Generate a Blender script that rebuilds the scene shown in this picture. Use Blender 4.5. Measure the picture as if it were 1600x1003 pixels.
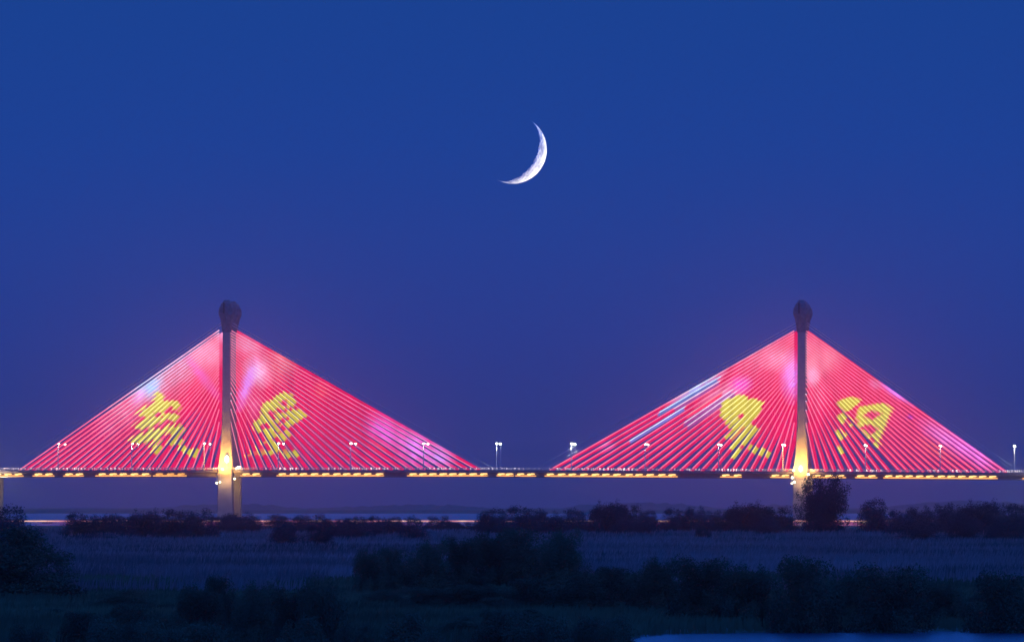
import bpy, math, random
import numpy as np
from mathutils import Vector, Matrix, Euler
random.seed(7); rng = np.random.default_rng(7)
SC = bpy.context.scene; COL = SC.collection
for o in list(bpy.data.objects): bpy.data.objects.remove(o)

# ---------------------------------------------------------------- camera
F = 11710.0                      # focal length in pixels of the 1600 wide photograph
CAMZ = 7.0
PITCH = math.atan(288.5 / F)     # the horizon lies at y = 790
cam = bpy.data.cameras.new('camera'); camo = bpy.data.objects.new('camera', cam); COL.objects.link(camo)
cam.sensor_width = 36; cam.lens = F * 36 / 1600; cam.clip_start = 1; cam.clip_end = 90000
camo.location = (0, 0, CAMZ); camo.rotation_euler = (math.pi/2 + PITCH, 0, 0)
SC.camera = camo
CP, SP = math.cos(PITCH), math.sin(PITCH)
def ray(px, py):
    a, b = (px-800)/F, (501.5-py)/F
    return Vector((a, CP - b*SP, SP + b*CP))

# ---------------------------------------------------------------- world: dusk sky by elevation
W = bpy.data.worlds.new('World'); SC.world = W; W.use_nodes = True
nt = W.node_tree; nt.nodes.clear()
N = nt.nodes.new; L = nt.links.new
tc = N('ShaderNodeTexCoord'); sep = N('ShaderNodeSeparateXYZ'); L(tc.outputs['Generated'], sep.inputs[0])
mr = N('ShaderNodeMapRange'); mr.inputs['From Min'].default_value = 0.0; mr.inputs['From Max'].default_value = 0.30
L(sep.outputs['Z'], mr.inputs['Value'])
cr = N('ShaderNodeValToRGB'); L(mr.outputs[0], cr.inputs[0])
stops = [(0.0, (0.024,0.030,0.185)), (0.030, (0.021,0.036,0.225)), (0.075, (0.018,0.043,0.268)),
         (0.115, (0.0155,0.049,0.290)), (0.16, (0.0115,0.052,0.298)), (0.24, (0.0095,0.053,0.282)), (1.0, (0.012,0.15,0.85))]
el = cr.color_ramp.elements
while len(el) < len(stops): el.new(0.5)
for e, (p, c) in zip(el, stops): e.position = p; e.color = (*c, 1)
bg = N('ShaderNodeBackground'); bg.inputs['Strength'].default_value = 1.0
L(cr.outputs[0], bg.inputs['Color'])
wo = N('ShaderNodeOutputWorld'); L(bg.outputs[0], wo.inputs['Surface'])

# ---------------------------------------------------------------- sun, already below the horizon: it only reaches the moon
sd = Vector((0.635, 0.695, -0.345)).normalized()          # direction towards the sun
sl = bpy.data.lights.new('sun', 'SUN'); sl.energy = 14.0; sl.angle = math.radians(0.5); sl.color = (1.0, 0.92, 0.72)
so = bpy.data.objects.new('sun', sl); COL.objects.link(so)
so.rotation_euler = sd.to_track_quat('Z', 'Y').to_euler()

vs = SC.view_settings; vs.view_transform = 'Standard'; vs.look = 'None'; vs.exposure = 0; vs.gamma = 1
SC.cycles.filter_width = 1.5
SC.cycles.use_denoising = True
SC.cycles.volume_bounces = 3
SC.cycles.max_bounces = 6
SC.cycles.sample_clamp_indirect = 3.0

# ---------------------------------------------------------------- helpers
def tag(o, label=None, cat=None, group=None, kind=None):
    if label: o['label'] = label
    if cat: o['category'] = cat
    if group: o['group'] = group
    if kind: o['kind'] = kind
    return o
def empty(name, loc, rz=0.0, parent=None):
    o = bpy.data.objects.new(name, None); COL.objects.link(o); o.location = loc; o.rotation_euler = (0,0,rz)
    o.empty_display_size = 0.5
    if parent: o.parent = parent
    return o
class MB:
    def __init__(s): s.v = []; s.f = []; s.c = []
    def add(s, vs_, fs_, cs=None):
        b = len(s.v); s.v += [tuple(p) for p in vs_]; s.f += [tuple(i+b for i in f) for f in fs_]
        if cs is not None: s.c += list(cs)
        return s
    def box(s, x0, x1, y0, y1, z0, z1):
        return s.add([(x0,y0,z0),(x1,y0,z0),(x1,y1,z0),(x0,y1,z0),(x0,y0,z1),(x1,y0,z1),(x1,y1,z1),(x0,y1,z1)],
                     [(0,3,2,1),(4,5,6,7),(0,1,5,4),(1,2,6,5),(2,3,7,6),(3,0,4,7)])
    def tube(s, pts, rad, n=8, cols=None, cap=True):
        pts = [Vector(p) for p in pts]; m = len(pts)
        if not isinstance(rad, (list, tuple)): rad = [rad]*m
        vs_, fs_, cs = [], [], []
        for i, p in enumerate(pts):
            t = (pts[min(i+1, m-1)] - pts[max(i-1, 0)]).normalized()
            u = Vector((0,1,0)) if abs(t.y) < 0.9 else Vector((1,0,0))
            a = t.cross(u).normalized(); b = t.cross(a)
            for k in range(n):
                w = 2*math.pi*k/n
                vs_.append(p + (a*math.cos(w) + b*math.sin(w))*rad[i])
                if cols is not None: cs.append(cols[i])
        for i in range(m-1):
            for k in range(n):
                fs_.append((i*n+k, i*n+(k+1) % n, (i+1)*n+(k+1) % n, (i+1)*n+k))
        if cap: fs_ += [tuple(range(n))[::-1], tuple(range((m-1)*n, m*n))]
        return s.add(vs_, fs_, cs if cols is not None else None)
    def ellipsoid(s, c, r, nu=10, nv=6):
        vs_ = [(c[0], c[1], c[2]-r[2])]
        for j in range(1, nv):
            t = -math.pi/2 + math.pi*j/nv
            for i in range(nu):
                u = 2*math.pi*i/nu
                vs_.append((c[0]+r[0]*math.cos(t)*math.cos(u), c[1]+r[1]*math.cos(t)*math.sin(u), c[2]+r[2]*math.sin(t)))
        vs_.append((c[0], c[1], c[2]+r[2])); fs_ = []
        for i in range(nu): fs_.append((0, 1+(i+1) % nu, 1+i))
        for j in range(nv-2):
            for i in range(nu): fs_.append((1+j*nu+i, 1+j*nu+(i+1) % nu, 1+(j+1)*nu+(i+1) % nu, 1+(j+1)*nu+i))
        b = 1+(nv-2)*nu
        for i in range(nu): fs_.append((b+i, b+(i+1) % nu, len(vs_)-1))
        return s.add(vs_, fs_)
    def loft(s, rings):                # rings of equal length
        n = len(rings[0]); vs_ = [p for r in rings for p in r]; fs_ = []
        for i in range(len(rings)-1):
            for k in range(n): fs_.append((i*n+k, i*n+(k+1) % n, (i+1)*n+(k+1) % n, (i+1)*n+k))
        fs_ += [tuple(range(n))[::-1], tuple(range((len(rings)-1)*n, len(rings)*n))]
        return s.add(vs_, fs_)
    def build(s, name, mat, parent=None, loc=(0,0,0), smooth=False):
        me = bpy.data.meshes.new(name); me.from_pydata(s.v, [], s.f); me.update()
        if s.c:
            a = me.color_attributes.new('led', 'FLOAT_COLOR', 'POINT')
            a.data.foreach_set('color', np.array([(*c, 1.0) for c in s.c], dtype=np.float32).ravel())
        if smooth: me.polygons.foreach_set('use_smooth', [True]*len(me.polygons))
        me.materials.append(mat)
        o = bpy.data.objects.new(name, me); COL.objects.link(o); o.location = loc
        if parent: o.parent = parent
        return o
def np_mesh(name, verts, faces, mat, parent=None, loc=(0,0,0)):
    verts = np.asarray(verts, dtype=np.float32); faces = np.asarray(faces, dtype=np.int32)
    me = bpy.data.meshes.new(name); k = faces.shape[1]; nf = len(faces)
    me.vertices.add(len(verts)); me.vertices.foreach_set('co', verts.ravel())
    me.loops.add(nf*k); me.loops.foreach_set('vertex_index', faces.ravel())
    me.polygons.add(nf); me.polygons.foreach_set('loop_start', np.arange(0, nf*k, k, dtype=np.int32))
    me.polygons.foreach_set('loop_total', np.full(nf, k, dtype=np.int32))
    me.update(calc_edges=True); me.materials.append(mat)
    if name is None: return me
    o = bpy.data.objects.new(name, me); COL.objects.link(o); o.location = loc
    if parent: o.parent = parent
    return o

def newmat(name):
    m = bpy.data.materials.new(name); m.use_nodes = True; t = m.node_tree
    return m, t, t.nodes['Principled BSDF']
def diffuse(name, c1, c2, scale=1.0, rough=0.85, detail=6, bump=0.0, metal=0.0, random_obj=0.0):
    m, t, b = newmat(name)
    tcn = t.nodes.new('ShaderNodeTexCoord'); no = t.nodes.new('ShaderNodeTexNoise')
    no.inputs['Scale'].default_value = scale; no.inputs['Detail'].default_value = detail
    t.links.new(tcn.outputs['Object'], no.inputs['Vector'])
    mx = t.nodes.new('ShaderNodeMix'); mx.data_type = 'RGBA'
    mx.inputs[6].default_value = (*c1, 1); mx.inputs[7].default_value = (*c2, 1)
    rp = t.nodes.new('ShaderNodeMapRange'); rp.inputs['From Min'].default_value = 0.35; rp.inputs['From Max'].default_value = 0.65
    t.links.new(no.outputs['Fac'], rp.inputs['Value']); t.links.new(rp.outputs[0], mx.inputs[0])
    out = mx.outputs[2]
    if random_obj:
        oi = t.nodes.new('ShaderNodeObjectInfo'); hs = t.nodes.new('ShaderNodeHueSaturation')
        mr_ = t.nodes.new('ShaderNodeMapRange'); mr_.inputs['To Min'].default_value = 1-random_obj; mr_.inputs['To Max'].default_value = 1+random_obj
        t.links.new(oi.outputs['Random'], mr_.inputs['Value']); t.links.new(mr_.outputs[0], hs.inputs['Value'])
        t.links.new(out, hs.inputs['Color']); out = hs.outputs[0]
    t.links.new(out, b.inputs['Base Color'])
    b.inputs['Roughness'].default_value = rough; b.inputs['Metallic'].default_value = metal
    b.inputs['Specular IOR Level'].default_value = 0.2
    if bump:
        bp = t.nodes.new('ShaderNodeBump'); bp.inputs['Strength'].default_value = bump
        t.links.new(no.outputs['Fac'], bp.inputs['Height']); t.links.new(bp.outputs[0], b.inputs['Normal'])
    return m
def emit(name, col, strength):
    m = bpy.data.materials.new(name); m.use_nodes = True; t = m.node_tree; t.nodes.clear()
    e = t.nodes.new('ShaderNodeEmission'); e.inputs['Color'].default_value = (*col, 1); e.inputs['Strength'].default_value = strength
    o = t.nodes.new('ShaderNodeOutputMaterial'); t.links.new(e.outputs[0], o.inputs['Surface'])
    return m
def led_mat(name, strength):
    m = bpy.data.materials.new(name); m.use_nodes = True; t = m.node_tree; t.nodes.clear()
    a = t.nodes.new('ShaderNodeVertexColor'); a.layer_name = 'led'
    e = t.nodes.new('ShaderNodeEmission'); e.inputs['Strength'].default_value = strength
    t.links.new(a.outputs['Color'], e.inputs['Color'])
    o = t.nodes.new('ShaderNodeOutputMaterial'); t.links.new(e.outputs[0], o.inputs['Surface'])
    return m
M = dict(
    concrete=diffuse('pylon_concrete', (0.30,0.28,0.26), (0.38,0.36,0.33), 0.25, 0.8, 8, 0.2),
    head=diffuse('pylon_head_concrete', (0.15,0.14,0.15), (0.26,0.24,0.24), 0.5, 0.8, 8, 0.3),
    deck=diffuse('deck_concrete', (0.17,0.16,0.17), (0.25,0.24,0.25), 0.3, 0.8, 8, 0.2),
    asphalt=diffuse('asphalt', (0.045,0.045,0.048), (0.06,0.06,0.062), 0.5),
    steel=diffuse('galvanised_steel', (0.6,0.61,0.62), (0.7,0.71,0.72), 1.0, 0.5),
    sheath=diffuse('cable_sheath', (0.55,0.55,0.58), (0.65,0.65,0.68), 0.5, 0.5),
    led_near=led_mat('led_tube_near', 1.0), led_far=led_mat('led_tube_far', 1.08),
    lamp=emit('street_lamp_glass', (1.0,0.90,0.72), 14.0),
    lampcool=emit('street_lamp_glass_cool', (0.93,1.0,0.86), 16.0),
    soffit=emit('soffit_lamp_glass', (1.0,0.57,0.18), 2.4), soffit_glow=emit('soffit_tube_glass', (1.0,0.43,0.10), 1.5),
    flood=emit('floodlight_glass', (1.0,0.85,0.50), 8.0),
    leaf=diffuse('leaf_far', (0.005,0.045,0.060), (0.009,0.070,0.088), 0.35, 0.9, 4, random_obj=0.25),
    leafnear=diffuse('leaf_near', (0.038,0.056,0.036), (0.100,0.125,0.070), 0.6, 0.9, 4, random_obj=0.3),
    bark=diffuse('bark', (0.05,0.04,0.03), (0.09,0.07,0.05), 3.0),
    reed=diffuse('reed_plume', (0.08,0.08,0.085), (0.48,0.27,0.28), 0.018, 0.95, 5),
    grass=diffuse('bank_grass', (0.06,0.08,0.045), (0.15,0.16,0.085), 0.04, 0.95, 5),
    boat=diffuse('boat_hull_dark', (0.04,0.03,0.03), (0.07,0.05,0.045), 2.0),
    boatwhite=diffuse('boat_hull_pale', (0.55,0.56,0.58), (0.7,0.7,0.72), 2.0, 0.5),
)

# ---------------------------------------------------------------- bridge frame of reference
D0 = 4100.0; ANG = math.radians(4.3); DW = 28.0
B0 = Vector((0, D0, 0)); AX = Vector((math.cos(ANG), -math.sin(ANG), 0)); AY = Vector((math.sin(ANG), math.cos(ANG), 0))
def loc(px, py, y=0.0):
    """where the sight line through a measured point of the photo meets the bridge's near cable plane: (X along, Z up)"""
    d = ray(px, py); t = (B0 + AY*y - Vector((0,0,0))).dot(AY) / d.dot(AY)
    p = Vector((0,0,CAMZ)) + d*t
    return (p - B0).dot(AX), p.z
def X(px): return loc(px, 735)[0]
U = 1/F*D0                                                   # metres per photo pixel at the bridge
def decky(px):                                               # photo row of the deck's top edge: a crest at midspan
    return 734.3 + 4.4*max(0.0, (px-760)/840.0)**1.1 + 1.0*max(0.0, (500-px)/500)**2*0.4
def PX(x): return 800 + x*math.cos(ANG)/(D0 - x*math.sin(ANG))*F
def ZD(x): return loc(PX(x), decky(PX(x)))[1]

bridge = empty('cable_stayed_bridge', B0, -ANG)
tag(bridge, 'long cable-stayed bridge with two pylons whose stays glow red with yellow characters', 'bridge')

# deck: cross-section swept along the bridge
xs = np.linspace(X(-420), X(2020), 140)
def sweep(sec, mat, name, parent, xs=xs):
    m = MB(); m.loft([[(x, y, ZD(x)+z) for (y, z) in sec] for x in xs]); return m.build(name, mat, parent)
deck = sweep([(-1.6,0),(-1.6,-1.25),(0.6,-1.45),(0.6,-3.35),(-0.9,-3.45),(-0.9,-3.85),(DW+0.9,-3.85),(DW+0.9,-3.45),(DW-0.6,-3.35),(DW-0.6,-1.45),(DW+1.6,-1.25),(DW+1.6,0)], M['deck'], 'deck', bridge)
sweep([(1.2,0.02),(1.2,0.12),(DW-1.2,0.12),(DW-1.2,0.02)], M['asphalt'], 'roadway', deck)
# railing: posts and rails, with small white lights on it in places
railm, t, b = newmat('railing_with_lights')
b.inputs['Base Color'].default_value = (0.5,0.5,0.52,1); b.inputs['Roughness'].default_value = 0.5
tcn = t.nodes.new('ShaderNodeTexCoord'); n1 = t.nodes.new('ShaderNodeTexNoise'); n1.inputs['Scale'].default_value = 0.9; n1.inputs['Detail'].default_value = 1
n2 = t.nodes.new('ShaderNodeTexNoise'); n2.inputs['Scale'].default_value = 0.03; n2.inputs['Detail'].default_value = 1
mp = t.nodes.new('ShaderNodeMapping'); mp.inputs['Scale'].default_value = (1,0,0)
t.links.new(tcn.outputs['Object'], mp.inputs[0]); t.links.new(mp.outputs[0], n1.inputs['Vector']); t.links.new(mp.outputs[0], n2.inputs['Vector'])
r1 = t.nodes.new('ShaderNodeMapRange'); r1.inputs['From Min'].default_value = 0.50; r1.inputs['From Max'].default_value = 0.62; t.links.new(n1.outputs['Fac'], r1.inputs['Value'])
r2 = t.nodes.new('ShaderNodeMapRange'); r2.inputs['From Min'].default_value = 0.45; r2.inputs['From Max'].default_value = 0.58; t.links.new(n2.outputs['Fac'], r2.inputs['Value'])
r2.inputs['To Min'].default_value = 0.12
mu = t.nodes.new('ShaderNodeMath'); mu.operation = 'MULTIPLY'; t.links.new(r1.outputs[0], mu.inputs[0]); t.links.new(r2.outputs[0], mu.inputs[1])
mu2 = t.nodes.new('ShaderNodeMath'); mu2.operation = 'MULTIPLY'; mu2.inputs[1].default_value = 3.0; t.links.new(mu.outputs[0], mu2.inputs[0])
b.inputs['Emission Color'].default_value = (1.0,0.80,0.72,1); t.links.new(mu2.outputs[0], b.inputs['Emission Strength'])
for y in (-1.4, DW+1.4):
    m = MB()
    for zz, r in ((1.15, 0.2), (0.6, 0.1)):
        m.tube([(x, y, ZD(x)+zz) for x in xs], r, 5)
    for x in np.arange(xs[0]+1, xs[-1]-1, 3.0): m.box(x-.07, x+.07, y-.07, y+.07, ZD(x)-0.02, ZD(x)+1.15)
    m.build('railing', railm, bridge)

# warm lights in the channel under the deck edge, in the groups the photo shows
groups = [(-60,37),(51,85),(99,131),(149,236),(239,292),(375,408),(432,600),(636,762),(776,803),(805,838),(851,1059),(1125,1159),(1203,1233),(1265,1322),(1336,1371),(1380,1559),(1597,1700)]
for gi, (a, b_) in enumerate(groups):
    g = MB()
    xa, xb = X(a), X(b_)
    nn = max(2, int((xb-xa)/4))
    pts = [(x, -0.45, ZD(x)-3.05) for x in np.linspace(xa, xb, nn+1)]
    g.tube(pts, [0.25]+[0.42]*(nn-1)+[0.25], 6)
    strip = g.build('light_strip', M['soffit_glow'], bridge)
    k = max(1, round((b_-a)/16.8)); dim = gi in (4,)
    for j in range(k):
        c = xa + (xb-xa)*(j+0.5)/k + random.uniform(-0.4, 0.4)
        q = MB(); z = ZD(c)
        q.ellipsoid((c-0.6, -0.5, z-2.25), (1.0+random.random()*0.3, 0.4, 0.52), 10, 6)
        q.ellipsoid((c+1.0, -0.3, z-2.0), (1.5, 0.3, 0.36), 10, 6)
        q.build('lamp', M['soffit'] if not dim else M['soffit_glow'], strip)

# ---------------------------------------------------------------- what the LED tubes show
def S(ox, oy, pts): return [(ox + x/6.685, oy + y/6.685) for x, y in pts]
YEL = {0: [], 1: [], 2: [], 3: []}; HOL = {0: [], 1: [], 2: [], 3: []}
for p in [[(335,160),(390,138),(435,200),(400,270),(300,300)],
          [(130,390),(200,310),(300,270),(400,235),(500,232),(580,240),(605,300),(560,345),(500,350),(430,350),(330,400),(230,400)],
          [(100,510),(220,415),(330,385),(420,365),(540,365),(595,400),(540,455),(470,430),(400,460),(330,490),(250,525),(160,540)],
          [(60,655),(120,605),(250,560),(330,520),(430,520),(500,475),(530,510),(440,580),(380,625),(330,645),(220,680),(110,690)],
          [(255,720),(330,640),(400,620),(370,690),(300,735)], [(295,785),(350,705),(415,712),(350,790)],
          [(450,600),(560,470),(610,480),(530,590)], [(455,705),(595,512),(650,520),(520,700)],
          [(545,690),(590,635),(640,645),(590,705)], [(578,750),(605,700),(658,715),(620,768)],
          [(640,792),(660,730),(712,745),(680,798)], [(703,822),(738,732),(788,738),(745,832)]]:
    YEL[0].append(S(190,590,p))
for p in [[(435,330),(480,295),(530,300),(520,350),(450,365)], [(330,365),(390,355),(400,400),(340,405)], [(365,500),(430,480),(440,510),(380,530)]]: HOL[0].append(S(190,590,p))
for p in [[(240,330),(270,245),(330,248),(400,180),(500,138),(565,165),(615,245),(600,280),(520,310),(450,330),(400,300),(430,390),(390,410),(330,330),(300,370)],
          [(390,420),(440,350),(520,385),(510,340),(600,318),(665,332),(722,390),(640,445),(560,495),(520,530),(480,480),(430,500),(400,470)],
          [(240,320),(300,360),(450,550),(505,640),(465,665),(370,570),(420,680),(545,830),(500,845),(400,760),(390,790),(330,700),(260,560),(200,570),(150,520),(175,440),(230,420)],
          [(235,640),(285,670),(275,710),(235,690)], [(190,700),(235,735),(270,800),(230,815),(190,750)], [(285,750),(335,758),(355,800),(300,808)],
          [(130,750),(172,765),(185,800),(140,800)], [(535,765),(580,757),(640,815),(600,832)], [(75,800),(115,798),(118,832),(85,835)],
          [(480,540),(530,560),(555,605),(510,605)]]:
    YEL[1].append(S(370,590,p))
for p in [[(435,255),(500,222),(535,265),(480,300)], [(420,475),(450,425),(540,398),(520,440),(450,480)], [(240,490),(300,465),(325,520),(245,535)],
          [(380,570),(400,545),(440,570),(420,590)], [(360,640),(400,620),(415,660),(380,665)], [(330,350),(380,340),(410,385),(370,390)]]: HOL[1].append(S(370,590,p))
for p in [[(175,375),(200,260),(260,220),(380,168),(450,182),(475,220),(540,212),(590,240),(635,248),(620,315),(540,420),(420,520),(300,645),(210,620),(300,540),(250,505),(280,470),(220,475),(240,430),(190,415)],
          [(262,738),(330,640),(480,468),(590,525),(465,702),(395,697),(340,745)], [(275,835),(350,740),(412,700),(350,838)],
          [(452,738),(490,685),(535,698),(490,745)], [(500,775),(540,710),(585,728),(550,790)], [(568,805),(608,728),(655,735),(620,812)], [(640,825),(662,762),(710,772),(680,828)]]:
    YEL[2].append(S(1100,590,p))
HOL[2].append(S(1100,590,[(350,395),(410,370),(430,385),(380,415)]))
for p in [[(125,265),(160,232),(290,192),(385,228),(370,255),(300,312),(255,348),(210,350),(155,305)],
          [(125,420),(160,375),(200,370),(265,400),(305,460),(305,505),(260,505),(215,455),(205,495),(155,465)],
          [(105,590),(148,525),(200,555),(245,600),(205,625),(185,665),(128,625)], [(118,722),(150,705),(215,780),(180,805),(135,775)],
          [(345,385),(365,298),(540,272),(620,262),(722,318),(680,405),(630,545),(580,655),(590,705),(550,735),(450,635),(425,575),(375,545),(345,485),(370,440),(335,410)]]:
    YEL[3].append(S(1290,590,p))
for p in [[(435,385),(500,345),(585,375),(500,430)], [(405,525),(450,488),(555,530),(490,582)], [(215,440),(250,425),(285,470),(250,480)], [(470,640),(500,625),(530,665),(500,675)]]: HOL[3].append(S(1290,590,p))
for f_ in HOL:
    for q_, h_ in enumerate(HOL[f_]):
        gx, gy = sum(p[0] for p in h_)/len(h_), sum(p[1] for p in h_)/len(h_); kk = 1.3 if f_ == 3 else 1.12
        HOL[f_][q_] = [(gx+(a-gx)*kk, gy+(b_-gy)*kk) for a, b_ in h_]
def inside(p, poly):
    x, y = p; c = False; n = len(poly)
    for i in range(n):
        x1, y1 = poly[i]; x2, y2 = poly[(i+1) % n]
        if (y1 > y) != (y2 > y) and x < (x2-x1)*(y-y1)/(y2-y1)+x1: c = not c
    return c
def yellow(fan, x, y):
    s = 0
    for dx, dy in ((0,0),(0.6,0),(-0.6,0),(0,0.6),(0,-0.6)):
        q = (x+dx, y+dy)
        if any(inside(q, p) for p in YEL[fan]) and not any(inside(q, p) for p in HOL[fan]): s += 1
    return s/5
# soft patches of other colours: (fan, cx, cy, rx, ry, angle deg, near colour, far colour, weight)
WHITE=(1.0,0.62,0.86); BLU=(0.30,0.56,0.95); VIO=(0.80,0.34,0.95); MAG=(0.92,0.14,0.52); PNK=(1.0,0.42,0.56); ORG=(1.0,0.28,0.22)
PATCH = [(0,245,588,60,30,-35,WHITE,(0.42,0.10,0.22),1.0),(0,285,560,30,24,-35,WHITE,(0.5,0.08,0.2),0.8),(0,229,602,20,15,-45,(0.5,0.75,1.0),BLU,1.0),(0,213,618,15,8,-50,WHITE,VIO,0.9),(0,322,548,22,22,0,(1.0,0.5,0.72),(0.9,0.20,0.38),0.9),(0,312,585,7,36,-38,(1.0,0.2,0.55),(0.75,0.08,0.5),0.8),
         (0,190,640,28,22,-35,PNK,(0.85,0.12,0.28),0.8),(0,345,520,10,14,0,WHITE,(0.9,0.3,0.55),0.9),(0,165,668,16,16,0,PNK,(0.8,0.08,0.25),0.5),
         (1,401,580,18,20,-20,WHITE,(0.8,0.35,0.65),1.0),(1,384,600,8,32,18,VIO,(0.70,0.22,0.85),1.0),(1,388,540,14,22,-60,WHITE,(0.85,0.2,0.4),0.8),(1,440,560,34,20,-60,PNK,(0.78,0.13,0.17),0.8),(1,395,630,14,20,0,(1.0,0.45,0.65),(0.8,0.1,0.3),0.6),
         (1,600,672,26,18,30,(1.0,0.35,0.85),(0.78,0.10,0.60),1.0),(1,650,700,32,22,30,(1.0,0.45,0.9),(0.80,0.18,0.80),1.0),(1,688,712,18,16,30,(0.9,0.45,1.0),(0.6,0.25,0.85),0.8),(1,500,610,14,14,0,ORG,(0.8,0.03,0.08),0.6),(1,590,695,12,8,30,ORG,(0.8,0.04,0.07),0.5),
         (2,1090,605,38,10,-32,(0.75,0.8,1.0),(0.35,0.35,0.75),1.0),(2,1100,590,22,6,-32,(0.6,0.8,1.0),(0.16,0.32,0.72),1.0),(2,1130,620,36,14,-32,WHITE,(0.7,0.25,0.5),0.8),(2,1160,600,14,12,0,(1.0,0.3,0.7),(0.80,0.05,0.5),1.0),(2,1180,555,34,22,-35,PNK,(0.82,0.06,0.16),0.6),
         (2,1240,588,14,30,0,(0.9,0.4,1.0),(0.65,0.15,0.72),1.0),(2,1215,560,20,16,0,WHITE,(0.9,0.2,0.4),0.6),(2,950,697,12,8,0,(1.0,0.4,0.7),(0.8,0.1,0.4),0.6),
         (3,1272,584,9,15,0,WHITE,(0.8,0.45,0.8),1.0),(3,1268,560,18,30,0,PNK,(0.88,0.14,0.24),0.8),(3,1296,560,20,18,-50,PNK,(0.85,0.15,0.25),0.8),(3,1280,620,16,26,0,PNK,(0.85,0.05,0.17),0.6),
         (3,1405,614,26,5,33,(0.95,0.4,1.0),(0.70,0.16,0.80),1.0),(3,1370,600,10,6,33,WHITE,(0.8,0.2,0.5),0.5),(3,1478,683,34,13,35,(1.0,0.45,0.85),(0.78,0.10,0.52),1.0),(3,1524,706,42,14,35,(1.0,0.4,0.9),(0.80,0.10,0.62),1.0),(3,1465,700,26,12,20,ORG,(0.75,0.06,0.10),0.5),(3,1425,651,4,3,0,(0.6,0.1,0.8),(0.2,0.02,0.5),1.0)]
hsh = np.random.default_rng(3).random((64, 64))
def vnoise(x, y):
    x, y = x % 64, y % 64; i, j = int(x), int(y); fx, fy = x-i, y-j; fx = fx*fx*(3-2*fx); fy = fy*fy*(3-2*fy)
    h = lambda a, b: hsh[a % 64][b % 64]
    return (h(i,j)*(1-fx)+h(i+1,j)*fx)*(1-fy)+(h(i,j+1)*(1-fx)+h(i+1,j+1)*fx)*fy
def mixc(a, b, t): return tuple(p+(q-p)*t for p, q in zip(a, b))
def led(fan, x, y, far, idx):
    base = (0.62,0.0003,0.066) if far else ((1.0,0.22,0.36) if fan in (1,3) else (1.0,0.16,0.30))
    if y > 640 and far: base = mixc(base, (0.62,0.0005,0.085), 0.5)
    # upper part of each fan is paler near the pylon
    if y < 610:
        t_ = min(1, (610-y)/70)*(0.2 if far else 0.4)
        base = mixc(base, (0.62,0.012,0.09) if far else (1.0,0.28,0.42), t_)
    c = base
    for (f, cx, cy, rx, ry, an, cn, cf, w) in PATCH:
        if f != fan: continue
        a = math.radians(an); dx, dy = x-cx, y-cy
        u, v = (dx*math.cos(a)+dy*math.sin(a))/rx, (-dx*math.sin(a)+dy*math.cos(a))/ry
        d = u*u+v*v
        if d < 2.2:
            k = w*math.exp(-d*1.1)*(0.65+0.7*vnoise(x*0.16+f*9, y*0.16))
            c = mixc(c, cf if far else cn, min(1.0, k))
    if fan == 2:                                             # single stays showing a white run
        if idx == 20 and 985 < x < 1070: c = (0.16,0.14,0.50) if far else (0.72,0.74,1.0)
        if idx == 22 and 1030 < x < 1125: c = (0.10,0.14,0.42) if far else (0.60,0.74,1.0)
        if idx in (21, 17, 16) and 1050+4*(22-idx) < x < 1120+5*(22-idx): c = mixc(c, (0.22,0.06,0.30) if far else (0.9,0.72,0.95), 0.75)
        if idx == 18 and 1075 < x < 1130: c = (0.9,0.03,0.12) if far else (1.0,0.3,0.36)
    yw = yellow(fan, x, y)
    if yw > 0: c = mixc(c, (0.50,0.42,0.03) if far else (1.1,0.98,0.28), min(1, yw))
    g = 0.86+0.28*vnoise(x*0.11+30, y*0.11+idx)
    return tuple(v*g/0.74 for v in c)

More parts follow.
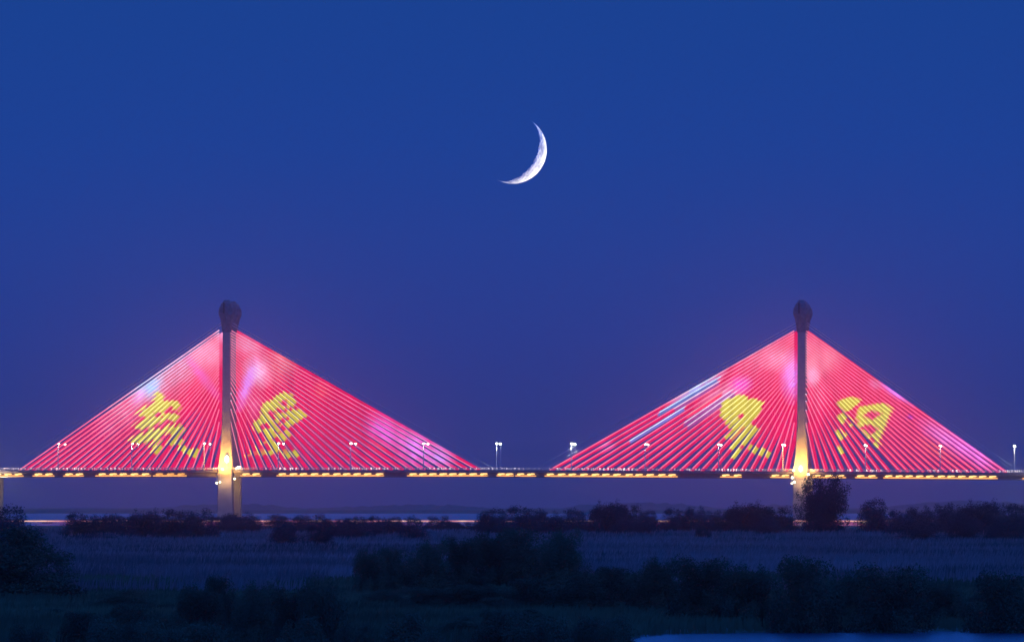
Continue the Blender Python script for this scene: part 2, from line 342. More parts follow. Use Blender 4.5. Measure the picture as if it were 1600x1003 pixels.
tops = [659,639,625,614,605,597,590.5] + list(np.linspace(584.5, 516, 17))
BOT = [[328,314,300,286,272.5,259,245,229,212.5,200,187.5,175,162,150,137.5,125,114,102.5,90,79,66.5,55,43,31],
       [378,389,402,416,430,444,458,474,490.5,507,523.5,540,557,573.5,590,607,624,641,658.5,676,694,711,727.5,744],
       [1227,1213.5,1199.5,1185,1172,1157.5,1143,1127.5,1111,1095,1079,1062,1045,1028,1011,994.5,977.5,961,944,927,910,893,876,859],
       [1276,1290,1303,1316,1330,1345,1359.5,1374,1389,1407,1419,1431,1443,1455,1467,1479,1490.5,1502,1514,1526,1538,1550,1561.5,1573]]
pyc = [354.0, 1252.5]
for p in (0, 1):
    pyl = empty('pylon', (X(pyc[p]), 0, 0), 0, bridge); x0 = X(pyc[p])
    tag(pyl, ['left pylon with glowing red stays that show two yellow characters', 'right pylon with glowing red stays and the tall tree before its foot'][p])
    zd = ZD(x0)
    zz = lambda py: loc(pyc[p], py)[1]
    for side, yc in ((0, 0.0), (1, DW)):
        # leg: tapering box with chamfered edges from the water to the head
        rings = []
        for z, w, dp in ((-3, 4.3, 3.6), (zd-6, 4.0, 3.2), (zd+1, 3.9, 3.0), (zd+8, 3.5, 2.6), (zz(690), 3.0, 2.3), (zz(660), 2.35, 2.1), (zz(600), 2.15, 2.0), (zz(519), 2.05, 1.9)):
            c = 0.35; sh = (0.9 if side else -0.55) if z < zd+2 else (0.4 if z < zz(680) and side else 0.0)
            rings.append([(a+sh, yc+b2, z) for a, b2 in ((-w+c,-dp),(w-c,-dp),(w,-dp+c),(w,dp-c),(w-c,dp),(-w+c,dp),(-w,dp-c),(-w,-dp+c))])
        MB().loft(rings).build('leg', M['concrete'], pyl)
        # head: bud-shaped shell that swells and closes round a slot
        hr = []
        fl_ = lambda k, w: (0.07 if k % 4 < 2 else -0.07)*min(1, w/4) + (0.09 if side and k in (0,1,27) else 0)
        for py, w in ((519.2,2.9),(510,3.2),(502,3.7),(497,4.1),(492,4.9),(489,5.1),(485,4.9),(481,4.7),(478,3.9),(474,3.5),(472,2.4),(469,1.9)):
            w *= 0.88; z = zz(py); dp = min(3.0, w*0.75)
            hr.append([(w*(1+fl_(k, w))*math.cos(2*math.pi*k/28), yc+dp*(1+fl_(k, w))*math.sin(2*math.pi*k/28), z) for k in range(28)])
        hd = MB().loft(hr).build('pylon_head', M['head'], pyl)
        MB().box(-1.7, -0.8, yc-3.6, yc-2.6, zz(490), zz(473)).build('slot_fin', M['boat'], hd)
    for zc, h in ((zd-3.9-1.6, 1.5), (zz(520), 1.2)):
        MB().box(-1.6, 1.6, 1.9 if zc > zd else 3.3, DW-(1.9 if zc > zd else 3.3), zc-h, zc+h).build('crossbeam', M['concrete'], pyl)
    # pile cap at the water
    MB().box(-7.2, 7.6, -5.5, DW+5.5, -3, 0.9).build('pile_cap', M['deck'], pyl)
    # stays
    for s in (0, 1):
        fan = p*2+s
        for i in range(24):
            bx, by = BOT[fan][i], decky(BOT[fan][i])-0.8
            tx = pyc[p] + (-11.5 if s == 0 else 6.5); ty = tops[i] + (1.0 if p else 0)
            slope = math.atan2(by-ty, abs(bx-tx))
            for far in (0, 1):
                dx = 0.0
                px0, py0 = bx, by
                px1, py1 = tx + (6.0*0 if not far else (5.5 if s == 0 else 0.3)), ty - (0.9 if far else 0)
                if far: sh_ = 0.9+(2.0*math.cos(slope) if s == 0 else 0); px0 -= sh_; px1 -= sh_
                nseg = 110; pts, cols = [], []
                for k in range(nseg+1):
                    t_ = k/nseg; qx, qy = px0+(px1-px0)*t_, py0+(py1-py0)*t_
                    xx, z = loc(qx, qy); pts.append((xx-x0, DW*far, z)); cols.append(led(fan, qx+(6 if far else 0), qy, far, i))
                if not far and s == 1 and i < 4: cols[-1] = cols[-2] = (1.5,1.3,1.6)
                r = (0.21 if s else 0.32) if not far else 0.20+1.08*math.sin(slope)
                MB().tube(pts, r, 6 if not far else 8, cols).build('stay_cable', M['led_far' if far else 'led_near'], pyl)
        # dark stays above the lit ones
        for q, (bx, ty) in enumerate([[(10,503),(19,507)],[(775,504),(757,508)],[(834,504),(850,508)],[(1595,504),(1587,508)]][fan]):
            a = loc(bx, decky(bx)-0.8); b2 = loc(pyc[p]+(-7 if s == 0 else 8), ty)
            MB().tube([(a[0]-x0, 0, a[1]), (b2[0]-x0, 0, b2[1])], 0.17, 6).build('unlit_stay', M['sheath'], pyl)
    # floodlights standing on the deck edge and under it, with their real light
    fl = [[(-5.2,733,-2.4,.5),(1.6,717,-2.9,1.0),(19,730,-2.4,.55),(22,729.5,-2.0,.5),(-14,754.5,-3.4,.5),(-9,753,-3.4,.45),(14,748,-2.8,.5)],
          [(-12,735,-2.4,.5),(-1,732,-2.9,.85),(-14,746,-2.8,.6),(11,741,-2.6,.6),(-11,753,-3.4,.6),(-15,755,-3.4,.4)]][p]
    for k, (dx, py, y, r) in enumerate(fl):
        z = zz(py); q = MB(); xq = dx*U
        q.ellipsoid((xq, y-1.2, z), (r*1.15, 0.45, r if k != 1 else r*2.0), 10, 6)
        g = q.build('floodlight', M['flood'], pyl)
        hb = MB().box(xq-r*0.5, xq+r*0.5, y-0.75, y-0.15, z-r*0.6, z+r*0.6)
        hb.tube([(xq, y-0.3, z), (xq, min(y, -1.0), ZD(x0+xq)-(0.2 if z > zd-1 else 2.0))], 0.12, 5)
        hb.build('floodlight_bracket', M['steel'], pyl)
    for (dx, dy, dz, aim, pw, col) in ((0.5,-12,0.8,(0,0,10),70000,(1.0,0.47,0.07)), (-5,-5,1.0,(0,0,9),2500,(1.0,0.72,0.25)), (6.5,-3,0.8,(0,20,6),2500,(1.0,0.66,0.2)),
                                       (0.5,-8,-4.3,(0,0,-14),4200,(1.0,0.56,0.20)), (9.5,14,-4.3,(5,DW,-16),6500,(1.0,0.60,0.26))):
        ld = bpy.data.lights.new('floodlight_beam', 'SPOT'); ld.energy = pw; ld.color = col; ld.shadow_soft_size = 0.4
        ld.spot_size = math.radians(150); ld.spot_blend = 1.0
        lo = bpy.data.objects.new('floodlight_beam', ld); COL.objects.link(lo); lo.parent = pyl
        lo.location = (dx, dy, zd+dz); lo.rotation_euler = (Vector((aim[0]-dx, aim[1]-dy, aim[2]-dz))).to_track_quat('-Z', 'Y').to_euler()
# side-span piers
for px, lab in ((-11, 1), (1606.5, 1)):
    xp = X(px); z = ZD(xp)
    for yc in (3.0, DW-3):
        MB().loft([[(xp+w*math.cos(2*math.pi*k/12), yc+w*math.sin(2*math.pi*k/12), zc) for k in range(12)] for zc, w in ((-3,2.4),(z-6,2.3),(z-3.86,2.6))]).build('pier', M['concrete'], bridge)
    ld = bpy.data.lights.new('pier_light', 'POINT'); ld.energy = 9000; ld.color = (1.0,0.72,0.48); ld.shadow_soft_size = 0.5
    lo = bpy.data.objects.new('pier_light', ld); COL.objects.link(lo); lo.parent = bridge; lo.location = (xp+6, -3, z-6)

# ---------------------------------------------------------------- street lamps on the deck
def make_lamp(cool):
    r = empty('street_lamp', (0,0,0))
    MB().tube([(0,0,0),(0,0,0.8)], 0.32, 8).build('base', M['steel'], r)
    MB().tube([(0,0,0.8),(0,0,7),(0,0,14.0)], [0.30,0.25,0.20], 8).build('pole', M['steel'], r)
    MB().tube([(0,0,13.9),(0,0.9,14.6),(0,2.0,14.8)], 0.09, 6).build('arm', M['steel'], r)
    h = MB().ellipsoid((0,1.9,14.55), (0.62,0.75,0.42), 10, 6).build('lamp_head', M['lampcool' if cool else 'lamp'], r)
    MB().ellipsoid((0,1.9,15.12), (0.6,0.85,0.10), 10, 4).build('housing', M['steel'], h)
    ld = bpy.data.lights.new('lamp_light', 'SPOT'); ld.energy = 4500 if cool else 2000; ld.color = (0.95,1.0,0.9) if cool else (1.0,0.85,0.65); ld.shadow_soft_size = 0.3
    ld.spot_size = math.radians(110); ld.spot_blend = 0.6
    lo = bpy.data.objects.new('lamp_light', ld); COL.objects.link(lo); lo.parent = r; lo.location = (0,-1.6,14.6)
    return r
def copy_tree(o, parent=None, name=None):
    c = o.copy(); COL.objects.link(c)
    if parent: c.parent = parent
    for ch in o.children: copy_tree(ch, c)
    return c
protos = [None, None]
lampx = [(-23,0),(91,0),(206,0),(319,0),(435,0),(548,0),(662,0),(776,1),(893,1),(1008,0),(1123,0),(1223,0),(1352,0),(1469,0),(1585,1)]
where = ['at the left frame edge', 'first lamp before the left end of the left red fan', 'second lamp in the left half of the left fan', 'next lamp left of the left pylon', 'first lamp right of the left pylon',
         'second lamp right of the left pylon', 'third lamp right of the left pylon', 'against bare sky just right of the left fan', 'against sky beside the two pale stays at the right fan tip', 'second lamp from the left tip of the right fan',
         'third lamp from the left tip of the right fan', 'next lamp left of the right pylon', 'first lamp right of the right pylon', 'second lamp right of the right pylon', 'against sky at the right frame edge']
for side in (0, 1):
    for i, (px, cool) in enumerate(lampx):
        if protos[cool] is None: protos[cool] = o = make_lamp(cool)
        else: o = copy_tree(protos[cool])
        x = X(px); y = -0.6 if side == 0 else DW+0.6
        o.location = B0 + AX*x + AY*y + Vector((0,0,ZD(x))); o.rotation_euler = (0,0,-ANG + (math.pi if side else 0))
        tag(o, ('near-side street lamp, ' if side == 0 else 'far-side street lamp, ')+where[i], 'street lamp', 'street lamps along both edges of the bridge deck')
        if px < -15:                                        # outside the frame
            for ch in list(o.children_recursive): bpy.data.objects.remove(ch)
            bpy.data.objects.remove(o)
            protos[cool] = None

# ---------------------------------------------------------------- terrain, water
WZ = -0.6
def fbm(x, y, s):
    return (vnoise(x*s, y*s) + 0.5*vnoise(x*s*2.1+7, y*s*2.1+3) + 0.25*vnoise(x*s*4.3+1, y*s*4.3+9))/1.75 - 0.5
def sstep(a, b, v):
    t_ = min(1, max(0, (v-a)/(b-a))); return t_*t_*(3-2*t_)
def terr(x, y):
    z = 0.7*fbm(x, y, 0.012)*1.0
    z += 0.8*fbm(x+300, y*0.4, 0.006)*sstep(700, 1300, y); z *= 1-0.8*sstep(1700, 2100, y)
    # pond at the near right
    px = 800 + x/y*F if y > 50 else 800
    edge = 452 - 10*sstep(1300, 1040, px) - 38*sstep(1060, 880, px)
    edge += 3*fbm(x, 50, 0.08) + 5*fbm(x+40, 10, 0.35) + 3*fbm(x, 90, 1.1)
    z = (z+0.48)*sstep(edge-2, edge+60, y) - 0.48 - 2.2*(1-sstep(edge-4, edge+4, y))
    # the river
    z = z*(1-sstep(2500, 2650, y)) - 3.0*sstep(2650, 2700, y)*(1-sstep(7300, 7500, y)) + 1.0*sstep(7500, 7700, y)
    return z
ys = list(np.arange(-600, 300, 100)) + list(np.arange(300, 520, 3)) + list(np.arange(520, 900, 8)) + list(np.arange(900, 2600, 25)) + list(np.arange(2600, 2760, 10)) + list(np.arange(2800, 7200, 400)) + list(np.arange(7200, 7800, 100)) + [9000, 12000, 16000, 21000]
vv = []; nx = 121
for y in ys:
    hw = max(400, 0.25*abs(y)) if y < 2600 else 0.25*y
    for i in range(nx):
        u = (i/(nx-1)*2-1); x = u*hw if abs(u) < 0.95 else np.sign(u)*(hw+(abs(u)-0.95)*20*6000)
        vv.append((x, y, terr(x, y) if abs(u) < .95 else -0.3 if y < 2650 else (-3 if y < 7400 else 1)))
ff = [(j*nx+i, j*nx+i+1, (j+1)*nx+i+1, (j+1)*nx+i) for j in range(len(ys)-1) for i in range(nx-1)]
gm = diffuse('meadow_ground', (0.05,0.055,0.03), (0.10,0.09,0.06), 0.03, 0.95, 8, 0.3)
tag(np_mesh('ground', vv, ff, gm), kind='structure')
def water_mat(name, base, rough, strength, dist):
    wm, t, b = newmat(name)
    b.inputs['Base Color'].default_value = (*base,1); b.inputs['Roughness'].default_value = rough; b.inputs['IOR'].default_value = 1.333
    tcn = t.nodes.new('ShaderNodeTexCoord'); n1 = t.nodes.new('ShaderNodeTexNoise'); n1.inputs['Scale'].default_value = 0.5; n1.inputs['Detail'].default_value = 4
    mp = t.nodes.new('ShaderNodeMapping'); mp.inputs['Scale'].default_value = (0.4,1.3,1)
    t.links.new(tcn.outputs['Object'], mp.inputs[0]); t.links.new(mp.outputs[0], n1.inputs['Vector'])
    bp = t.nodes.new('ShaderNodeBump'); bp.inputs['Strength'].default_value = strength; bp.inputs['Distance'].default_value = dist
    t.links.new(n1.outputs['Fac'], bp.inputs['Height']); t.links.new(bp.outputs[0], b.inputs['Normal'])
    return wm
tag(MB().add([(-4000,2400,WZ),(4000,2400,WZ),(4000,9000,WZ),(-4000,9000,WZ)], [(0,1,2,3)]).build('river', water_mat('river_water', (0.012,0.03,0.06), 0.15, 0.05, 0.01)), kind='structure')
tag(MB().add([(-900,100,WZ),(900,100,WZ),(900,900,WZ),(-900,900,WZ)], [(0,1,2,3)]).build('pond_water', water_mat('pond_water', (0.012,0.05,0.11), 0.22, 0.6, 0.15)), kind='structure')

# ---------------------------------------------------------------- far shore: low wooded ridges fading in the air
def ridge(name, D, prof, depth, mat):
    # prof: list of (px, py of the skyline); a solid low hill of real depth
    m = MB(); rings = []
    for px, py in prof:
        d = ray(px, py); k = D/d.y; x = d.x*k; z = CAMZ + d.z*k
        z = max(z, 2)
        rings.append([(x, D-depth, -1), (x, D-depth*0.5, z*0.7), (x, D, z), (x, D+depth*0.5, z*0.7), (x, D+depth, -1)])
    m.loft(rings); return tag(m.build(name, mat), kind='structure')
def prof(pts, step=6, amp=1.2, seed=0):
    out = []
    for (x1, y1), (x2, y2) in zip(pts, pts[1:]):
        n = max(1, int((x2-x1)/step))
        for i in range(n):
            x = x1+(x2-x1)*i/n; out.append((x, y1+(y2-y1)*i/n + amp*(vnoise(x*0.21+seed, 3)+vnoise(x*0.6, seed)-1)*2))
    return out
hm = diffuse('far_woods', (0.03,0.035,0.03), (0.05,0.05,0.04), 0.01)
ridge('far_hills', 14000, prof([(-500, 799.3), (-60, 798.6), (100, 796.7), (240, 794.1), (300, 788.9), (350, 786.3), (420, 788.9), (470, 794.1), (560, 791.5), (640, 787.6), (700, 788.9), (760, 792.8), (860, 797.4), (905, 788.9), (1000, 785.0), (1060, 787.0), (1108, 790.9), (1135, 797.4), (1180, 792.8), (1210, 788.2), (1240, 790.2), (1320, 796.7), (1380, 791.5), (1440, 785.6), (1500, 781.8), (1560, 783.7), (1620, 787.6), (2100, 796.0)]), 600, hm)

# ---------------------------------------------------------------- foliage
def leaves(blobs, n, size, rngl, squash=1.0):
    """blobs: (x,y,z,rx,rz); returns quads scattered through the blobs, denser towards their skin"""
    bl = np.array(blobs); w = bl[:,3]**2*bl[:,4]; idx = rngl.choice(len(bl), n, p=w/w.sum())
    v = rngl.normal(size=(n,3)); v /= np.linalg.norm(v, axis=1)[:,None]
    r = rngl.random(n)**0.45*(1+0.05*rngl.normal(size=n))
    c = bl[idx,:3] + v*r[:,None]*np.stack([bl[idx,3], bl[idx,3], bl[idx,4]], 1)
    c[:,2] = np.maximum(c[:,2], 0.0)
    a = rngl.normal(size=(n,3)); a /= np.linalg.norm(a, axis=1)[:,None]
    b_ = np.cross(a, rngl.normal(size=(n,3))); b_ /= np.linalg.norm(b_, axis=1)[:,None]
    s = size*(0.5+rngl.random(n))[:,None]
    for ax_ in (0, 1):
        lo_, hi_ = np.percentile(c[:,ax_], [1.2, 98.8]); c[:,ax_] = (c[:,ax_]-(lo_+hi_)/2)/(hi_-lo_)
    c[:,2] /= np.percentile(c[:,2], 99.0)
    q = np.stack([c-a*s, c-b_*s*0.5, c+a*s, c+b_*s*0.5], 1).reshape(-1,3)
    return q, np.arange(n*4).reshape(-1,4)
def crown_blobs(rg, kind):
    out = []
    if kind == 'round':
        for k in range(46):
            a = rg.random()*2*math.pi; z = 0.05+0.85*rg.random()**0.8; rr = 0.42*math.sqrt(max(0.03, 1-max(0, z-0.30)**2*1.9))*rg.random()**0.5
            r = 0.07+0.08*rg.random(); out.append((rr*math.cos(a), rr*math.sin(a), z, r, r*1.1))
        for k in range(10):
            out.append((rg.normal()*0.14, rg.normal()*0.14, 0.2+0.45*rg.random(), 0.2, 0.2))
        for k in range(16):                                   # low skirt
            a = rg.random()*2*math.pi; out.append((0.36*math.cos(a), 0.36*math.sin(a), 0.10+.1*rg.random(), 0.14, 0.15))
    elif kind == 'upright':
        for k in range(120):
            a = rg.random()*2*math.pi; z = 0.03+0.87*rg.random(); lobe = -0.17 if rg.random() < 0.5 else 0.16
            w = 0.33*min(1, (0.45+z*1.3))*(1 if z < 0.72 else max(0.30, 1-(z-0.72)*2.9))
            out.append((lobe + w*math.cos(a)*rg.random()**.4, w*math.sin(a)*rg.random()**.5, z*(1.0 if lobe > 0 else 0.96), 0.045+0.03*rg.random(), 0.08+0.04*rg.random()))
        for k in range(14): out.append((rg.normal()*0.16, rg.normal()*0.1, 0.12+0.60*rg.random(), 0.17, 0.2))
        for k in range(10): out.append((rg.normal()*0.12, rg.normal()*0.1, 0.15+0.55*rg.random(), 0.18, 0.2))
    elif kind == 'willow':
        for k in range(40):
            a = rg.random()*2*math.pi; z = 0.15+0.72*rg.random(); rr = 0.46*math.sqrt(max(0.02, 1-(z*1.05-0.15)**2*1.1))*rg.random()**0.5
            out.append((rr*math.cos(a), rr*math.sin(a), z, 0.06+0.07*rg.random(), 0.12+0.08*rg.random()))
        for k in range(14):
            a = rg.random()*2*math.pi; out.append((0.4*math.cos(a), 0.4*math.sin(a), 0.15+0.15*rg.random(), 0.10, 0.16))
        for k in range(8): out.append((rg.normal()*0.1, rg.normal()*0.1, 0.2+0.5*rg.random(), 0.22, 0.22))
    return out
PROTO = {}
def proto(kind, var, near):
    key = (kind, var, near)
    if key in PROTO: return PROTO[key]
    rg = np.random.default_rng(100+var*7+(1 if kind == 'round' else 0)+(50 if near else 0)+len(kind)*31)
    n, size = {('round',0): (18000,0.016), ('upright',0): (42000,0.014), ('willow',0): (20000,0.0155), ('round',1): (34000,0.0135), ('willow',1): (36000,0.0135)}[(kind, int(near))]
    q, f = leaves(crown_blobs(rg, kind), n, size, rg)
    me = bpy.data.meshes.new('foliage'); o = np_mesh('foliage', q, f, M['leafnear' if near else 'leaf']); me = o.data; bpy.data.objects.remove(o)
    tm = MB(); tm.tube([(0,0,-0.05),(0.01,0,0.2),(-0.01,0.01,0.5),(0.02,0,0.75)], [0.035,0.028,0.018,0.006], 7)
    for k in range(7):
        a = rg.random()*6.28; z0 = 0.15+0.4*rg.random(); tm.tube([(0,0,z0),(0.15*math.cos(a),0.15*math.sin(a),z0+0.13),(0.27*math.cos(a),0.27*math.sin(a),z0+0.26)], [0.014,0.009,0.003], 5)
    to = tm.build('trunk', M['bark']); tme = to.data; bpy.data.objects.remove(to)
    PROTO[key] = (me, tme); return PROTO[key]
def gdist(py): return CAMZ/((py-790)/F)
def place(px0, px1, top, base, kind, var, near, name, label, cat, group):
    """a tree measured in the photo: left, right, top and foot rows; it stands on the ground at its own distance"""
    D = gdist(base); sc = D/F
    w = (px1-px0)*sc*(1.03 if not near and kind != 'upright' else 0.93 if kind == 'upright' else 1.08); h = (base-top)*sc; x = ((px0+px1)/2-800)*sc; z = terr(x, D)
    h = max(0.5, h - z)
    me, tme = proto(kind, var, near)
    r = empty(name, (x, D, z-0.05*h), 0.0)
    spread = 1.0
    for nm, mesh in (('crown', me), ('trunk', tme)):
        o = bpy.data.objects.new(nm, mesh); COL.objects.link(o); o.parent = r; o.scale = (w, min(w, max(h*1.2, w*0.4)), h*1.03)
    tag(r, label, cat, group)
    return r
def ordn(i):
    return ['first','second','third','fourth','fifth','sixth','seventh','eighth','ninth','tenth','eleventh','twelfth','thirteenth','fourteenth','fifteenth','sixteenth','seventeenth','eighteenth','nineteenth','twentieth'][i]
def adj(px0, px1, top, base):
    r = (px1-px0)/(base-top)
    return 'wide low' if r > 2 else 'broad rounded' if r > 1.3 else 'rounded' if r > 0.9 else 'narrow upright'
bank_left = [(-30,55,795,860),(100,152,804,845),(140,180,808,844),(160,204,806,840),(196,250,801,846),(240,292,799,847),(280,338,800,846),(330,368,809,838),(345,406,804,834),(415,456,806,832),(455,510,806,838),(500,545,812,846),(535,580,810,848),(575,602,808,844),(595,632,814,842),(628,666,810,850),(664,702,808,834),(698,748,817,833)]
bank_right = [(745,800,798,840),(785,850,794,838),(835,880,803,840),(876,922,798,836),(922,970,788,838),(962,1006,791,836),(998,1030,800,834),(1033,1080,797,836),(1070,1105,795,836),(1098,1142,801,838),(1132,1192,789,838),(1184,1242,794,838),(1344,1392,783,838),(1385,1422,800,842),(1414,1460,795,838),(1450,1512,791,840),(1496,1562,787,840),(1548,1612,790,842)]
k = 0
for row, nm in ((bank_left, 'left'), (bank_right, 'right')):
    for i, (a, b_, tp, bs) in enumerate(row):
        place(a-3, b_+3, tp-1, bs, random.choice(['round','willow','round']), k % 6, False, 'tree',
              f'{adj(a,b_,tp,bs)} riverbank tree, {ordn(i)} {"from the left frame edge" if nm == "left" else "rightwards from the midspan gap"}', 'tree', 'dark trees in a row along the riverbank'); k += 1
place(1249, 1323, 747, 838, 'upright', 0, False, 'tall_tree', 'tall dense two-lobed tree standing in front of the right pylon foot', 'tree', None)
low = [(423,472,818,860),(474,524,821,860),(1085,1112,828,848),(1480,1530,806,848),(1540,1610,808,850),(110,200,834,850),(1400,1470,812,850)]
for i, (a, b_, tp, bs) in enumerate(low):
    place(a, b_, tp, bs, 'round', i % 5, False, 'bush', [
        'rounded olive bush before the riverbank trees, left one of a pair', 'rounded olive bush before the riverbank trees, right one of a pair', 'small lone bush in the reed field beneath the right fan',
        'rounded bush before the right-hand bank trees, middle of three', 'dark bush by the right frame edge under the bank trees', 'low wide bush at the foot of the left bank trees', 'dark bush right of the tall tree, before the bank trees'][i], 'bush', 'dark bushes in front of the riverbank trees')
mid = [(556,604,861,932),(585,645,858,928),(632,702,849,926),(690,752,842,924),(740,802,836,922),(772,856,828,918),(838,911,831,922)]
for i, (a, b_, tp, bs) in enumerate(mid):
    place(a, b_, tp, bs, 'round' if i % 2 else 'willow', i % 4, True, 'willow_bush', f'{adj(a,b_,tp,bs)} bush in the central thicket, {ordn(i)} from its left end', 'bush', 'bushes of the central thicket')
place(-75, 108, 829, 938, 'round', 2, True, 'willow_bush', 'large dark rounded bush at the left edge in front of the reeds', 'bush', None)
front = [(925,995,880,952),(985,1062,870,958),(1050,1142,867,966),(1135,1222,880,968),(1208,1312,867,972),(1300,1350,892,965),(1330,1450,881,972),(1440,1505,905,966),(1515,1630,891,972)]
for i, (a, b_, tp, bs) in enumerate(front):
    tp += 7
    place(a, b_, tp, bs, 'willow' if i % 2 else 'round', (i+1) % 4, True, 'willow_bush', f'{adj(a,b_,tp,bs)} bush on the near right bank, {ordn(i)} from the left', 'bush', 'bushes on the near right bank')
fl = [(282,350,918,990),(318,368,902,985),(360,430,914,992),(420,492,922,994),(470,545,912,995),(175,250,945,1000),(560,640,922,950),(630,712,918,955),(705,800,915,955),(790,880,905,955),(860,950,898,958)]
for i, (a, b_, tp, bs) in enumerate(fl):
    place(a, b_, tp, bs, 'round' if i % 2 else 'willow', i % 4, True, 'willow_bush', f'{adj(a,b_,tp,bs)} bush, {ordn(i) if i < 6 else ordn(i-6)} from the left in the {"near left clump" if i < 6 else "low row below the thicket"}', 'bush', 'low bushes in the dark foreground')

rs = random.Random(9)
for (a, b_, st) in ((104,398,19),(430,640,22),(752,1238,20),(1352,1600,22)):
    cx = a+st/2
    while cx < b_:
        w = rs.uniform(26, 44); tp = rs.uniform(808, 817) if cx < 1000 else rs.uniform(803, 813)
        place(cx-w/2, cx+w/2, tp, rs.uniform(833, 841), 'round', rs.randint(0, 5), False, 'bush', 'low dark thicket bush filling the gaps between the riverbank trees', 'bush', 'low thicket between the riverbank trees')
        cx += st*rs.uniform(0.75, 1.25)
rs = random.Random(5)
for k in range(46):
    bs = 1012 - 70*rs.random()**1.3; cx = rs.uniform(-20, 1000 if bs > 975 else 1640); w = rs.uniform(40, 110); hh = rs.uniform(16, 34)
    if cx > 1030 and bs > 972: continue
    place(cx-w/2, cx+w/2, bs-hh, bs, 'round', k % 4, True, 'scrub_bush', 'low dark scrub bush half sunk in the foreground grass', 'bush', 'low scrub in the foreground grass')
# ---------------------------------------------------------------- reeds and grass
def blades(n, ylo, yhi, hmin, hmax, wfac, mat, name, seed, cond=None, lean=0.25):
    rg = np.random.default_rng(seed)
    # even density in picture terms: more blades per depth step near the camera
    u = rg.random(n); y = 1/(1/ylo + u*(1/yhi-1/ylo)); x = (rg.random(n)*2-1)*0.078*y
    keep = []; z = np.zeros(n)
    for i in range(n):
        if cond and not cond(x[i], y[i]): continue
        z[i] = terr(x[i], y[i])
        if z[i] > WZ-0.05: keep.append(i)
    x, y, z = x[keep], y[keep], z[keep]; n = len(x)
    h = hmin+(hmax-hmin)*rg.random(n); px = y/F
    w = wfac*px*(0.6+0.8*rg.random(n)); dx = lean*h*(rg.normal(size=n)*0.5+0.5); dy = h*0.2*rg.normal(size=n)
    p0 = np.stack([x-w/2, y, z-0.1], 1); p1 = np.stack([x+w/2, y, z-0.1], 1)
    p2 = np.stack([x+dx*0.5+w*0.5, y+dy*.5, z+h*0.7], 1); p3 = np.stack([x+dx, y+dy, z+h], 1); p4 = np.stack([x+dx*0.5-w*0.5, y+dy*.5, z+h*0.7], 1)
    v = np.stack([p0,p1,p2,p3,p4], 1).reshape(-1,3); f = np.arange(n*5).reshape(-1,5)
    return tag(np_mesh(name, v, f, mat), kind='stuff')
def reedzone(x, y):
    return y > 700 + 500*fbm(x+90, y, 0.03)
o = blades(200000, 500, 1950, 0.7, 1.8, 1.1, M['reed'], 'reeds', 11, reedzone)
tag(o, 'pale purplish reed field between the bushes and the riverbank trees', 'reeds')
o = blades(170000, 396, 1300, 0.25, 0.85, 1.5, M['grass'], 'grass', 12)
tag(o, 'dark grass covering the foreground bank', 'grass')
o = blades(9000, 434, 470, 0.25, 1.0, 1.4, M['grass'], 'shore_sedge', 21, lambda x, y: vnoise(x*0.5, y*0.2) > 0.45)
tag(o, 'tufts of dark sedge along the near water edge', 'sedge')
o = bpy.data.objects['grass']; tag(o, 'dark grass covering the foreground bank', 'grass')

# ---------------------------------------------------------------- boats
def boat(px, py, Lpx, hull, label, mast=False, onwater=True, name='rowing_boat'):
    D = (CAMZ-WZ)/((py-790)/F) if onwater else gdist(py); s = D/F; Lm = Lpx*s/2; x = (px-800)*s
    r = empty(name, (x, D, WZ if onwater else terr(x, D)), 0.1)
    rings = []
    for t_ in np.linspace(-1, 1, 11):
        w = max(0.03, 0.28*Lm*(1-abs(t_)**2.2)); h = Lm*(0.13+0.08*t_*t_)
        rings.append([(t_*Lm, -w, h), (t_*Lm, -w*0.6, -0.05*Lm), (t_*Lm, w*0.6, -0.05*Lm), (t_*Lm, w, h), (t_*Lm, w*0.85, h), (t_*Lm, w*0.5, 0.02*Lm), (t_*Lm, -w*0.5, 0.02*Lm), (t_*Lm, -w*0.85, h)])
    MB().loft(rings).build('hull', hull, r)
    MB().box(-0.06*Lm, 0.06*Lm, -0.22*Lm, 0.22*Lm, 0.07*Lm, 0.1*Lm).build('thwart', hull, r)
    if mast: MB().tube([(0,0,0.05*Lm),(0.01*Lm,0,0.55*Lm)], 0.025*Lm, 6).build('mast', M['boat'], r)
    tag(r, label, 'boat'); return r
boat(74, 817, 16, M['boat'], 'small dark boat with a short mast on the glowing river at left', True, True, 'fishing_boat')
boat(1254, 976, 16, M['boatwhite'], 'small pale boat at the near bank under the bushes')
boat(1455, 975, 34, M['boatwhite'], 'longer pale boat pulled up along the near right bank')

# added floats and glowing strip, standing in for a light streak on the river
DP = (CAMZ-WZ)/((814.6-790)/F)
streak = empty('added_river_streak', (0, DP, WZ)); mb = MB(); x0b, x1b = (-60-800)*DP/F, (1660-800)*DP/F
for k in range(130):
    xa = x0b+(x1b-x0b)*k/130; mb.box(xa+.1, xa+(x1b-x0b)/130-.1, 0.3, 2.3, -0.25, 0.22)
mb.build('added_float', M['deck'], streak)
m = bpy.data.materials.new('streak_glow'); m.use_nodes = True; t = m.node_tree; t.nodes.clear()
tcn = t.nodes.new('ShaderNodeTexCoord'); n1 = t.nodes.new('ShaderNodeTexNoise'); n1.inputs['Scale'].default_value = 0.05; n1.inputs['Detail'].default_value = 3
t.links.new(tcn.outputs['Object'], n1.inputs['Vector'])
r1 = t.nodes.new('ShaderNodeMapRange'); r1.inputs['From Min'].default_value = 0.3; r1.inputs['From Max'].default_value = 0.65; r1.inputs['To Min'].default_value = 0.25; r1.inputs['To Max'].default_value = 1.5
t.links.new(n1.outputs['Fac'], r1.inputs['Value'])
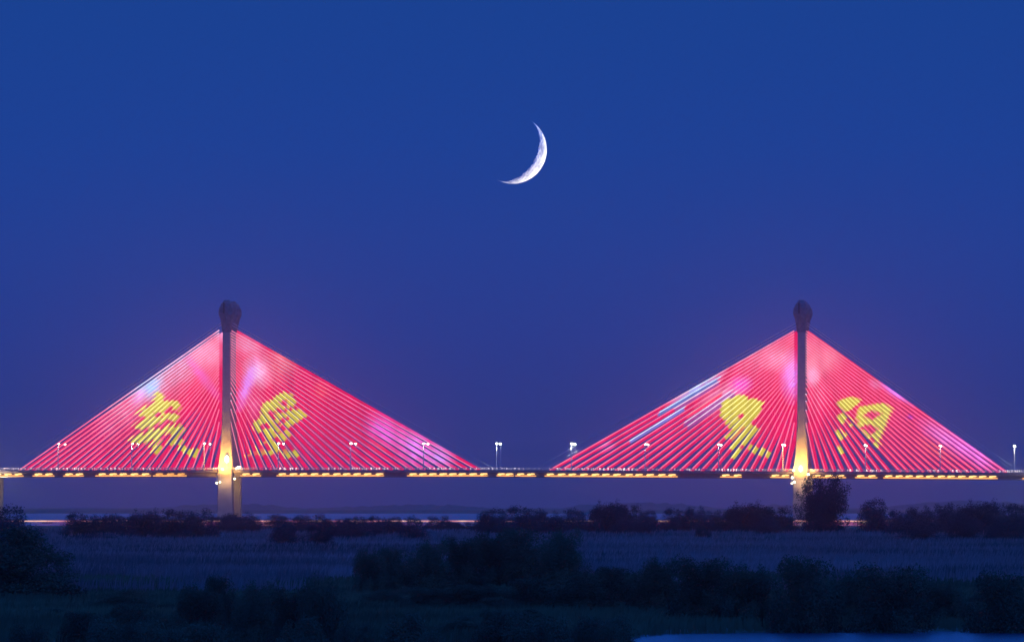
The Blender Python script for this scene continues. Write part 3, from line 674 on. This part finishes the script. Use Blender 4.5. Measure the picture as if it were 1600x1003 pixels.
rp = t.nodes.new('ShaderNodeValToRGB'); rp.color_ramp.elements[0].position = 0.38; rp.color_ramp.elements[0].color = (0.95,0.22,0.34,1)
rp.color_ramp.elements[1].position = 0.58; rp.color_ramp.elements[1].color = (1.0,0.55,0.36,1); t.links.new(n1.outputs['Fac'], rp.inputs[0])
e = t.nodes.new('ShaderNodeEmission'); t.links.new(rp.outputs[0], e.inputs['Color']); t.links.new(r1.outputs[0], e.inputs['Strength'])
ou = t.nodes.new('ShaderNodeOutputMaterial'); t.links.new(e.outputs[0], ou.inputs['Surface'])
MB().tube([(x0b+(x1b-x0b)*k/130, 0.12, 0.26) for k in range(131)], 0.30, 6).build('light_strip', m, streak)
tag(streak, 'added strip of pale warm and pink glow lying along the river surface below the bridge', 'light line')

# ---------------------------------------------------------------- moon: real sphere, lit by the sun that has set
mm = bpy.data.materials.new('moon_rock'); mm.use_nodes = True; t = mm.node_tree; t.nodes.clear()
tcn = t.nodes.new('ShaderNodeTexCoord'); n1 = t.nodes.new('ShaderNodeTexNoise'); n1.inputs['Scale'].default_value = 5.0; n1.inputs['Detail'].default_value = 8
vo = t.nodes.new('ShaderNodeTexVoronoi'); vo.inputs['Scale'].default_value = 22; vo.feature = 'SMOOTH_F1'
t.links.new(tcn.outputs['Object'], n1.inputs['Vector']); t.links.new(tcn.outputs['Object'], vo.inputs['Vector'])
rp = t.nodes.new('ShaderNodeValToRGB'); rp.color_ramp.elements[0].position = 0.35; rp.color_ramp.elements[0].color = (0.42,0.42,0.43,1)
rp.color_ramp.elements[1].position = 0.6; rp.color_ramp.elements[1].color = (0.95,0.94,0.92,1); t.links.new(n1.outputs['Fac'], rp.inputs[0])
ad = t.nodes.new('ShaderNodeMath'); ad.operation = 'ADD'; t.links.new(n1.outputs['Fac'], ad.inputs[0]); t.links.new(vo.outputs['Distance'], ad.inputs[1])
bp = t.nodes.new('ShaderNodeBump'); bp.inputs['Strength'].default_value = 1.0; bp.inputs['Distance'].default_value = 5.0; t.links.new(ad.outputs[0], bp.inputs['Height'])
df = t.nodes.new('ShaderNodeBsdfDiffuse'); t.links.new(rp.outputs[0], df.inputs['Color']); t.links.new(bp.outputs[0], df.inputs['Normal'])
tr = t.nodes.new('ShaderNodeBsdfTransparent'); ads = t.nodes.new('ShaderNodeAddShader'); t.links.new(df.outputs[0], ads.inputs[0]); t.links.new(tr.outputs[0], ads.inputs[1])
ou = t.nodes.new('ShaderNodeOutputMaterial'); t.links.new(ads.outputs[0], ou.inputs['Surface'])
MD = 34000.0; dm = ray(801, 234); mc = Vector((0,0,CAMZ)) + dm*(MD/dm.y); R = 53.3*MD/F
# only the sunlit lune seen from here: rings about the sun direction's terminator axis
ax1 = sd; toc = (Vector((0,0,CAMZ))-mc).normalized(); pole = ax1.cross(toc).normalized(); eq = pole.cross(ax1).normalized()
if eq.dot(toc) < 0: eq = -eq
mv, mf = [], []; nu, nvv = 90, 48
# meridians run tip to tip; longitude 0 = sub-solar, +90 = terminator facing the camera
for i in range(nu+1):
    la = -math.pi/2 + math.pi*i/nu
    for j in range(nvv+1):
        lo_ = math.radians(38 + (50 + 3.5*(vnoise(i*0.9, 5)-0.5) + 2*(vnoise(i*2.3, 9)-0.5))*j/nvv)
        mv.append(R*(math.cos(la)*(math.cos(lo_)*ax1 + math.sin(lo_)*eq) + math.sin(la)*pole))
for i in range(nu):
    for j in range(nvv): mf.append((i*(nvv+1)+j, i*(nvv+1)+j+1, (i+1)*(nvv+1)+j+1, (i+1)*(nvv+1)+j))
mo = MB(); mo.v = [tuple(Vector(p)/R) for p in mv]; mo.f = mf
moon = mo.build('moon', mm, None, mc, True); moon.scale = (R,R,R)
tag(moon, 'thin bright crescent moon with a cratered inner edge in the blue sky', 'moon')

# ---------------------------------------------------------------- haze
hz = MB().box(-4500, 4500, -300, 18500, -4.5, 118).build('haze', M['steel'])
hmn = bpy.data.materials.new('haze_air'); hmn.use_nodes = True; t = hmn.node_tree; t.nodes.clear()
pv = t.nodes.new('ShaderNodeVolumePrincipled'); pv.inputs['Color'].default_value = (0.96,0.96,0.97,1); pv.inputs['Density'].default_value = 6.0e-5; pv.inputs['Anisotropy'].default_value = 0.98
ou = t.nodes.new('ShaderNodeOutputMaterial'); t.links.new(pv.outputs[0], ou.inputs['Volume'])
hz.data.materials[0] = hmn; tag(hz, kind='stuff')
